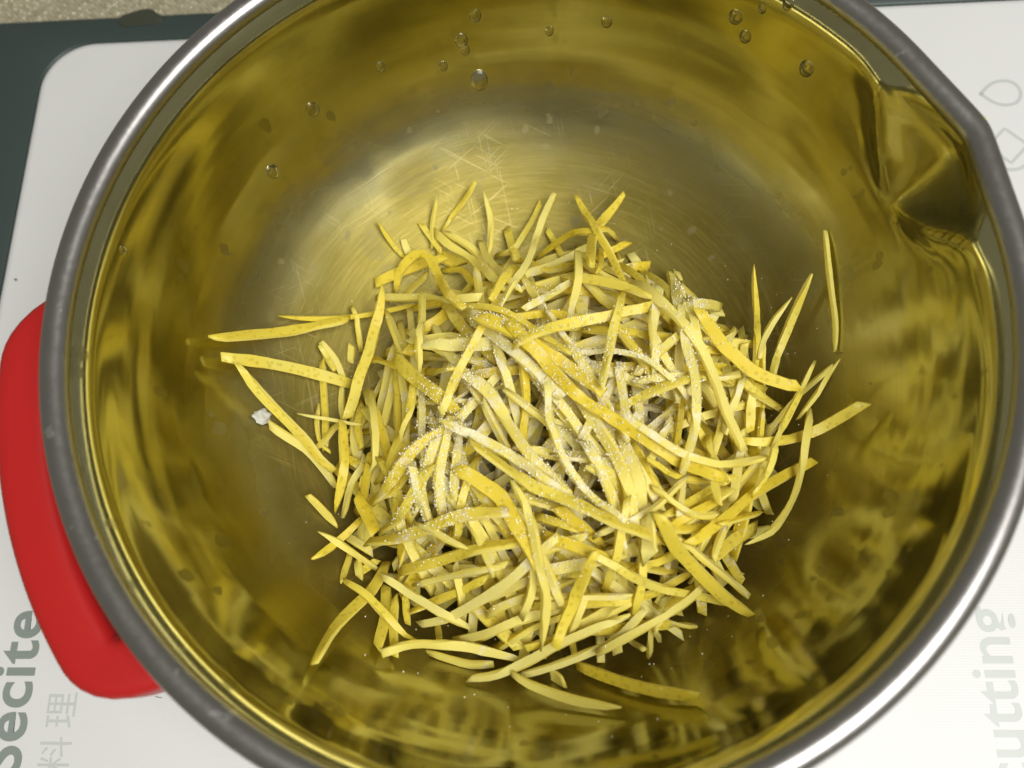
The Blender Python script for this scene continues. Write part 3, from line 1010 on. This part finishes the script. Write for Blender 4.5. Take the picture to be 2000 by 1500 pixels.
# strips that stand out and can be told apart: (tile, side up, width, path, end sharpness, curl, label)
SPECIAL = [
 ('E', 's', 40, '450,225 680,225 1000,190 1310,130', (.2, .3), (.004, .002), 'thin lemon strip pointing left above the wide dotted strip'),
 ('E', 'z', 88, '50,390 300,345 600,300 900,250', (.55, .9), (.006, 0), 'wide dotted lemon strip reaching farthest left, upper one of the pair'),
 ('E', 'z', 92, '90,495 400,520 700,580 900,640', (.8, .9), (.005, 0), 'wide deep yellow lemon strip reaching far left, lower one of the pair'),
 ('E', 'p', 75, '370,910 470,980 600,1060 720,1200 790,1310', (.9, .6), (.002, 0), 'pale lemon strip with sugared end beside the grey pith fragment'),
 ('E', 'z', 85, '220,560 330,720 450,850 600,1010 690,1130 780,1200', (.4, .7), (.003, 0), 'dotted lemon strip slanting down on the left above the pale one'),
 ('E', 'p', 30, '560,845 750,870 950,900', (.3, .6), (.003, 0), 'needle thin pale strip sticking out left of the heap'),
 ('E', 's', 48, '910,160 940,300 950,420', (.3, .7), (.003, 0), 'short strip crossing the left ends of the two long strips'),
 ('E', 'p', 66, '1060,80 1250,80 1500,100 1750,140', (.9, .9), (.001, .001), 'flat pale strip lying level across the upper left of the heap'),
 ('E', 'p', 72, '1140,200 1180,320 1230,460', (.5, .8), (0, 0), 'pale strip below the level pale strip, beside the long dotted one'),
 ('E', 'z', 62, '1370,540 1480,590 1600,660', (.7, .7), (0, 0), 'short dotted yellow strip beside the broad square ended strip'),
 ('E', 'p', 58, '1020,680 1040,900 1050,1000 1030,1220', (.8, .4), (0, 0), 'upright pale strip in the left middle of the heap'),
 ('E', 's', 56, '1300,560 1290,760 1240,920 1160,1110 1050,1280', (.7, .5), (0, 0), 'bowed strip with bright yellow edge in the left middle of the heap'),
 ('E', 'p', 52, '1370,60 1350,300 1350,590', (.6, .6), (.002, 0), 'slim pale strip hanging down from the level pale strip'),
 ('E', 'z', 92, '1120,50 1060,280 970,540 860,860', (.25, .8), (.006, 0), 'long dotted yellow strip leaning over the left of the heap'),
 ('E', 'z', 76, '830,880 840,1100 830,1300 790,1470', (.7, .15), (0, .001), 'dotted strip ending in a point at the left edge of the heap'),
 ('E', 'z', 105, '1190,490 1350,650 1450,740 1600,880', (.95, .9), (.004, .001), 'broad square ended dotted strip on top of the left of the heap'),
 ('E', 'z', 78, '1540,1000 1350,1120 1150,1280 1030,1410', (.7, .9), (0, 0), 'dotted strip slanting down left in front of the sugary hollow'),
 ('E', 'p', 58, '980,1100 880,1300 820,1500', (.5, .6), (0, 0), 'pale strip slanting down beside the pointed dotted strip'),
 ('F', 'p', 62, '160,70 240,160 330,260', (.95, .3), (.003, 0), 'short pale wedge of peel pointing up left at the lower left edge'),
 ('F', 'z', 58, '490,210 380,320 290,410 190,480', (.8, .3), (0, .003), 'short bright strip pointing down left under the pale wedge'),
 ('F', 'z', 42, '420,420 390,530 365,630', (.8, .2), (0, .002), 'small dotted spike hanging down at the lower left edge'),
 ('F', 'p', 54, '250,310 400,410 500,480 590,540', (.15, .8), (.005, 0), 'sharp pale strip crossing the short bright strip at lower left'),
 ('F', 'z', 82, '670,500 560,680 400,840 300,970 215,1150', (.9, .9), (.002, .004), 'long dotted strip whose lower end leans on the steel at bottom left'),
 ('F', 's', 56, '400,620 520,700 650,840 760,960 840,1000', (.6, .3), (.004, 0), 'curved sugar rimmed strip crossing the long strip at lower left'),
 ('F', 'z', 86, '540,370 700,350 900,290 1150,230 1480,220', (.85, .9), (.001, 0), 'broad pale yellow strip lying level below the sugary hollow'),
 ('F', 'p', 42, '850,250 980,310 1100,380 1190,410', (.8, .5), (.001, 0), 'narrow pale strip lying on the broad level one'),
 ('F', 'p', 60, '640,590 780,680 950,790 1090,870 1200,920', (.9, .6), (.003, 0), 'smooth whitish strip slanting down right over the lower left'),
 ('F', 'p', 70, '620,1090 800,1030 1000,1030 1200,1050 1400,1100 1530,1130', (.9, .5), (0, 0), 'long arched strip with sugary top along the bottom edge'),
 ('F', 'p', 60, '1190,1250 1350,1230 1550,1150 1750,1040 2000,930 2230,840', (.9, .6), (.001, 0), 'long pale strip bending up right along the bottom of the heap'),
 ('G', 'p', 62, '0,1215 120,1290 400,1390 690,1440', (.6, .3), (0, .001), 'pale strip lying on the steel at the very bottom'),
 ('G', 'p', 120, '850,230 875,330 890,470', (.9, .9), (0, 0), 'broad white piece of pith right of the centre'),
 ('H', 'p', 72, '0,850 150,910 350,1010 500,1100 700,1250 900,1380', (.7, .5), (.003, 0), 'greyish sugar crusted strip slanting across the centre'),
 ('H', 'z', 86, '190,990 330,1090 480,1190 580,1250 850,1360 1050,1450 1250,1500 1390,1530', (.85, .6), (.003, 0), 'long bright yellow dotted strip sweeping down right across the centre'),
 ('F', 'p', 60, '1500,50 1600,250 1650,500 1690,760 1660,1050', (.4, .15), (0, .002), 'long slender pale strip hanging down in the lower centre'),
 ('F', 'z', 76, '2000,450 1900,680 1800,900 1750,1050', (.6, .9), (.001, .004), 'vivid yellow strip hanging to the bottom edge of the heap'),
 ('G', 'p', 56, '1060,320 1250,480 1420,620 1530,720', (.5, .8), (0, .002), 'pale strip beside the thick yellow one at lower right'),
 ('G', 'z', 88, '920,230 1080,430 1250,600 1400,740 1540,840', (.9, .5), (.002, .003), 'thick yellow strip pointing down right at the lower right edge'),
 ('D', 'z', 72, '650,1210 880,1050 1050,900 1250,780 1440,680', (.9, .9), (0, .004), 'long dotted strip rising to the right edge of the heap'),
 ('G', 'z', 40, '1620,180 1480,210 1350,250', (.15, .7), (.004, 0), 'small pointed strip at the right edge under the long dotted one'),
 ('D', 'z', 80, '1000,540 1250,540 1450,490 1740,330', (.7, .9), (0, .006), 'curved dotted strip stretching farthest right'),
 ('D', 'p', 56, '1385,380 1390,550 1360,800 1290,980 1180,1130 1020,1215', (.6, .2), (.008, .001), 'hook shaped grey strip curling round the right edge of the heap'),
 ('D', 'p', 34, '1550,90 1470,240 1390,370', (.3, .6), (.010, .006), 'thin strip joining the hook shaped strip at the right'),
 ('D', 's', 46, '1400,100 1340,260 1230,500 1170,720 1060,890', (.1, .6), (.010, 0), 'spiky pale strip standing up at the right edge'),
 ('C', 'z', 46, '1200,580 1240,780 1260,980 1250,1190', (.15, .7), (.008, 0), 'slender yellow strip standing up at the upper right'),
 ('C', 'p', 44, '1440,770 1330,920 1280,1100', (.15, .7), (.006, 0), 'pale spike between two yellow strips at the upper right'),
 ('C', 'z', 60, '1570,620 1480,850 1400,1060 1350,1250', (.2, .8), (.007, 0), 'olive yellow strip leaning on the steel at the upper right'),
 ('C', 'p', 38, '1705,270 1730,550 1770,850 1770,1050', (.9, .6), (.0, .0), 'lone thin strip lying on the steel far to the upper right'),
 ('C', 'z', 92, '840,870 1000,1000 1200,1180 1400,1310 1480,1340', (.7, .9), (.001, .004), 'thick ochre strip at the right edge of the heap'),
 ('C', 'p', 78, '430,610 560,780 680,930 850,1120 970,1290 1080,1480 1180,1700', (.4, .8), (0, 0), 'very long pale strip running down the right half of the heap'),
 ('C', 'z', 70, '-50,580 200,660 380,730 540,830', (.7, .4), (0, 0), 'broad yellow strip below the arch at the top of the heap'),
 ('C', 'p', 60, '90,430 100,560 90,700 60,850 30,980', (.8, .4), (.002, 0), 'pale strip hanging straight down near the top'),
 ('C', 's', 42, '240,400 240,520 200,640', (.6, .4), (.001, 0), 'short curled strip beside the orange yellow one at the top'),
 ('C', 'z', 74, '390,95 300,190 200,300 180,450 180,600', (.5, .6), (.006, 0), 'orange yellow strip with a pointed tip at the top of the heap'),
 ('C', 'z', 62, '80,110 180,230 280,380 400,620', (.5, .6), (.006, 0), 'yellow strip crossing the orange yellow one in an x at the top'),
 ('A', 'z', 52, '1480,540 1650,400 1800,340 1940,325 2020,400', (.5, .6), (0, 0), 'arched strip bridging the crossed pair at the top of the heap'),
 ('A', 'z', 40, '480,320 560,430 640,520', (.2, .6), (.004, 0), 'small dark spike at the upper left edge of the heap'),
 ('A', 'z', 38, '1110,90 980,210 880,330', (.7, .5), (.006, 0), 'thin strip reaching up highest at the upper left'),
 ('A', 'p', 32, '860,180 810,320 815,470', (.2, .5), (.005, 0), 'slim pale strip standing beside the highest one'),
 ('A', 'p', 52, '1160,140 1200,290 1190,470', (.2, .7), (.005, 0), 'leaf shaped pale strip standing alone at the top'),
 ('A', 'p', 58, '1610,160 1520,320 1450,520 1370,680 1280,900', (.8, .5), (.006, 0), 'long pale strip rising to a square tip at the top centre'),
 ('A', 'z', 66, '1370,560 1290,700 1220,900', (.5, .7), (0, 0), 'olive yellow strip under the long pale one near the top'),
 ('A', 'z', 80, '580,740 600,600 700,490 780,500 850,620 930,780 1060,960', (.5, .6), (0, 0), 'folded dotted strip making an arch at the upper left'),
]
def parse(tile, s):
    ox, oy = TILE[tile]
    return [(ox + float(a) * .3, oy + float(b) * .3) for a, b in (q.split(',') for q in s.split())]
def width_of(wpx):
    return wpx * .3 * .215 / FPX * .82
def thick(kind, w):
    return random.uniform(.0009, .0013) if kind != 's' else random.uniform(.0011, .0015)
def stretch(P):
    # most strips go on under their neighbours
    P = [np.array(p, float) for p in P]
    for e in (0, -1):
        d = P[e] - P[1 if e == 0 else -2]
        q = P[e] + d / max(1e-6, np.linalg.norm(d)) * random.uniform(20, 75)
        if np.hypot(q[0] - 1085, (q[1] - 850) * 1.05) < 370:
            P.insert(0, q) if e == 0 else P.append(q)
    return P
for line in SEEN.strip().split('\n'):
    tile, kind, w, rest = line.split(None, 3)
    w = width_of(float(w))
    t = thick(kind, w)
    xyz, roll = lay(stretch(parse(tile, rest)), w, t, kind, True, .5, (random.uniform(0, .002), random.uniform(0, .002)))
    add_strip(xyz, roll, w, t, random.random(), (random.uniform(.75, 1), random.uniform(.75, 1)), describe(xyz, w, kind), GRP, .18 if kind == 'z' else .8)
for tile, kind, w, rest, ends, curl, lab in SPECIAL:
    w = width_of(w)
    t = thick(kind, w)
    xyz, roll = lay(parse(tile, rest), w, t, kind, True, .6, curl)
    add_strip(xyz, roll, w, t, random.uniform(.1, .9), ends, lab, GRP, .9 if 'sugar' in lab else .10 if kind == 'z' else .32)

# ------------------------------------------------------------------ sugar
allv, allf, nb, FSUG = [], [], 0, []
for v, f, sg in STRIPS:
    FSUG += [sg] * len(f)
    allv.append(v); allf += [[k + nb for k in q] for q in f]; nb += len(v)
PEEL = BVHTree.FromPolygons([Vector(p) for p in np.vstack(allv)], allf)
CUBE = np.array([(-1, -1, -1), (1, -1, -1), (1, 1, -1), (-1, 1, -1), (-1, -1, 1), (1, -1, 1), (1, 1, 1), (-1, 1, 1)], float)
CF = np.array([(0, 3, 2, 1), (4, 5, 6, 7), (0, 1, 5, 4), (1, 2, 6, 5), (2, 3, 7, 6), (3, 0, 4, 7)])
grains = []
def grain(p, n, lift=1.0):
    s = random.uniform(.00007, .00014)
    grains.append((np.array(p) + np.array(n) * s * lift, s))
def shoot(x, y, slant=.55):
    d = Vector((random.uniform(-slant, slant), random.uniform(-slant, slant), -1)).normalized()
    tgt = Vector((x, y, .018))
    h = PEEL.ray_cast(tgt - d * .08, d)
    return h
HOT = [((1080, 850), 240, 26000), ((1180, 780), 130, 7000), ((900, 960), 60, 2600), ((1000, 760), 90, 4500), ((1060, 1010), 90, 3500),
       ((1000, 1180), 170, 5000), ((820, 800), 170, 3500), ((1330, 900), 130, 3500), ((1280, 660), 120, 3000), ((950, 640), 110, 2500)]
for (cx, cy_), sg, cnt in HOT:
    for _ in range(int(cnt * .05)):
        q = unproject(random.gauss(cx, sg), random.gauss(cy_, sg * .85), .022)
        if noise.noise(Vector((q[0] * 160, q[1] * 160, 3.1))) + .35 * noise.noise(Vector((q[0] * 500, q[1] * 500, 1.1))) < random.uniform(-.25, .45):
            continue
        h = shoot(q[0], q[1])
        if h[0] is not None and h[0].z > .006 and random.random() < FSUG[h[2]]:
            n = h[1] if h[1].z > -.2 else -h[1]
            grain(h[0], n, random.uniform(.1, 1.0))
# caked clumps
for px, py, rad, cnt in [(885, 838, .0030, 520), (900, 850, .0026, 380), (918, 862, .0020, 200), (872, 985, .0048, 900), (890, 940, .0030, 350), (1240, 833, .0032, 480), (1280, 812, .0030, 400), (1165, 745, .0030, 420),
                         (1190, 755, .0020, 200), (1100, 775, .0040, 520), (1120, 800, .0030, 320), (985, 705, .0040, 420), (970, 760, .0030, 400), (1100, 910, .0030, 400), (1125, 915, .0024, 250), (1145, 985, .0030, 300),
                         (1350, 690, .0026, 260), (1340, 600, .0016, 120), (1345, 640, .0016, 120), (1060, 1000, .0036, 350), (1100, 1085, .0024, 180), (1215, 505, .0014, 80), (850, 1075, .0018, 120), (1050, 655, .0024, 200), (1155, 990, .003, 200)]:
    c = unproject(px, py, .024)
    for _ in range(int(cnt * 1.1)):
        a, r = random.uniform(0, 2 * math.pi), rad * math.sqrt(random.random())
        h = shoot(c[0] + r * math.cos(a), c[1] + r * math.sin(a), .25)
        if h[0] is not None and h[0].z > .006 and random.random() < FSUG[h[2]] ** .5:
            n = h[1] if h[1].z > -.2 else -h[1]
            lift = random.uniform(.3, 1.2) + 5.5 * max(0, 1 - (r / rad) ** 2) * random.random()
            grain(h[0], n, lift)
# loose grains on the steel round the heap
for _ in range(170):
    a, r = random.uniform(0, 2 * math.pi), random.uniform(.045, .074)
    x, y = PILE[0] + r * math.cos(a), PILE[1] + r * math.sin(a)
    h = BOWL.ray_cast(Vector((x, y, .08)), Vector((0, 0, -1)))
    if h[0] is not None:
        grain(h[0], h[1] if h[1].z > 0 else -h[1], .9)
N = len(grains)
C0 = np.array([g[0] for g in grains]); SZ = np.array([g[1] for g in grains])
q = RNG.normal(size=(N, 4)); q /= np.linalg.norm(q, axis=1)[:, None]
w_, x_, y_, z_ = q.T
RM = np.stack([np.stack([1 - 2 * (y_ ** 2 + z_ ** 2), 2 * (x_ * y_ - z_ * w_), 2 * (x_ * z_ + y_ * w_)], -1),
               np.stack([2 * (x_ * y_ + z_ * w_), 1 - 2 * (x_ ** 2 + z_ ** 2), 2 * (y_ * z_ - x_ * w_)], -1),
               np.stack([2 * (x_ * z_ - y_ * w_), 2 * (y_ * z_ + x_ * w_), 1 - 2 * (x_ ** 2 + y_ ** 2)], -1)], 1)
LC = CUBE[None] * (SZ[:, None] * RNG.uniform(.65, 1.15, (N, 3)))[:, None, :]
GV = np.einsum('nij,nkj->nki', RM, LC) + C0[:, None, :]
GF = (CF[None] + (np.arange(N) * 8)[:, None, None]).reshape(-1, 4)
me = bpy.data.meshes.new('granulated_sugar')
me.vertices.add(N * 8); me.vertices.foreach_set('co', GV.reshape(-1))
me.loops.add(len(GF) * 4); me.loops.foreach_set('vertex_index', GF.reshape(-1))
me.polygons.add(len(GF)); me.polygons.foreach_set('loop_start', np.arange(len(GF)) * 4)
me.update(calc_edges=True)
me.materials.append(M_SUGAR)
o = bpy.data.objects.new('granulated_sugar', me)
COL.objects.link(o)
tag(o, 'white granulated sugar clinging to the lemon strips', 'sugar', kind='stuff')
print('grains', N)

# ------------------------------------------------------------------ water drops on the steel
def water_drop(px, py, rpx, label, stretch=1.2):
    org, d = view_ray(px, py)
    h = BOWL.ray_cast(org, d)
    if h[0] is None:
        return
    nrm = h[1] if h[1].dot(d) < 0 else -h[1]
    rad = rpx * h[3] / FPX
    down = (Vector((0, 0, -1)) - nrm * nrm.dot(Vector((0, 0, -1))))
    down = down.normalized() if down.length > 1e-4 else Vector((1, 0, 0))
    side = nrm.cross(down)
    rg = []
    for i in range(7):
        e = math.pi / 2 * i / 7
        rg.append([(h[0] + side * (rad * math.cos(e) * math.cos(a)) + down * (rad * stretch * math.cos(e) * math.sin(a) * (1.12 if math.sin(a) > 0 else 1)) + nrm * (rad * .48 * math.sin(e) * (1 + .25 * math.sin(a)) - .00002)) for a in np.linspace(0, 2 * math.pi, 25)[:-1]])
    vs, fs = loft(rg, True, True)
    c = h[0]
    o = mesh_obj('water_drop', [Vector(v) - c for v in vs], fs, M_WATER)
    o.location = c
    tag(o, label, 'water drop', 'water drops on the pot wall')
for px, py, r, lab in [
    (936, 156, 16, 'wide flat water drop on the steel above the heap'),
    (611, 213, 12, 'water drop between the two arcs of light on the upper left wall'),
    (533, 335, 12, 'water drop on the left wall above the bright curved band'),
    (743, 130, 9, 'faint water drop high on the upper left wall'),
    (240, 488, 9, 'small water drop near the rim beside the bright curved band'),
    (1437, 32, 13, 'large round water drop near the top edge at right'),
    (1456, 71, 11, 'oval water drop just below the large round one'),
    (1576, 133, 14, 'large water drop on the wall left of the spout'),
    (1489, 17, 8, 'small water drop right of the large round one at the top'),
    (1540, 6, 10, 'water drop touching the top edge of the picture'),
    (901, 79, 12, 'irregular water drop, upper of two left of top centre'),
    (908, 97, 9, 'small water drop just under the irregular one'),
    (866, 129, 8, 'small flat water drop beside the wide flat one'),
    (928, 30, 11, 'pale water drop near the top edge left of centre'),
    (1073, 60, 8, 'small water drop at the top centre'),
    (1185, 42, 10, 'pale water drop at the top right of centre')]:
    water_drop(px, py, r, lab)

# ------------------------------------------------------------------ small scraps
def scrap(name, loc, r, flat, mat, label, cat, seed):
    bm = bmesh.new()
    bmesh.ops.create_icosphere(bm, subdivisions=3, radius=1)
    for v in bm.verts:
        k = 1 + .55 * noise.noise(v.co * 1.6 + Vector((seed, 0, 0))) + .2 * noise.noise(v.co * 5 + Vector((0, seed, 0)))
        v.co = Vector((v.co.x * r[0] * k, v.co.y * r[1] * k, (v.co.z + .75) * flat * k))
    o = bm_obj(name, bm, mat)
    o.location = loc
    tag(o, label, cat)
    return o
org, d = view_ray(510, 815)
h = BOWL.ray_cast(org, d)
nrm = h[1] if h[1].z > 0 else -h[1]
o = scrap('pith_fragment', h[0] + nrm * .0002, (.0019, .0026), .0007, M_PITH, 'small grey pith fragment on the steel left of the heap', 'pith', 2.0)
o.rotation_euler = nrm.to_track_quat('Z', 'Y').to_euler()
q = unproject(1920, 233, .001)
scrap('zest_crumb', (q[0], q[1], .0001), (.0010, .0009), .0008, M_BIT, 'tiny yellow zest crumb on the board beside the spout', 'zest', 5.0)
q = unproject(32, 547, 0)
scrap('crumb', (q[0], q[1], .0001), (.0004, .0003), .0003, M_SPECK, 'tiny dark crumb on the board above the red handle', 'crumb', 7.0)
q = unproject(262, 36, 0)
bm = bmesh.new()
vsn = []
for i in range(40):
    a = 2 * math.pi * i / 40
    k = 1 + .30 * noise.noise(Vector((math.cos(a) * 1.2, math.sin(a) * 1.2, 4))) + .25 * math.cos(a)
    vsn.append((.0080 * k * math.cos(a), .0036 * k * math.sin(a)))
vs, fs = loft([[(x, y, 0) for x, y in vsn], [(x * .97, y * .95, .00012) for x, y in vsn], [(x * .6, y * .6, .00020) for x, y in vsn]], True, True)
o = mesh_obj('liquid_stain', vs, fs, M_STAIN)
o.location = (q[0], q[1], -.00028)
tag(o, 'brown wet stain on the dark border at upper left', 'stain')
for px, py, ln, ang in ((250, 1348, .0022, .4), (310, 1362, .0020, -.2)):
    q = unproject(px, py, 0)
    vs, rg = [], []
    for i in range(6):
        u = i / 5 - .5
        p = (q[0] + ln * u * math.cos(ang), q[1] + ln * u * math.sin(ang) + .0004 * u * u, .00022)
        rg.append([(p[0], p[1] + .00006 * math.cos(b), p[2] + .00006 * math.sin(b)) for b in (0, 1.57, 3.14, 4.71)])
    vs, fs = loft(rg, True, True)
    o = mesh_obj('fibre', vs, fs, M_SPECK)
    tag(o, 'tiny dark fibre on the board below the handle, %s one' % ('left' if px < 300 else 'right'), 'fibre')
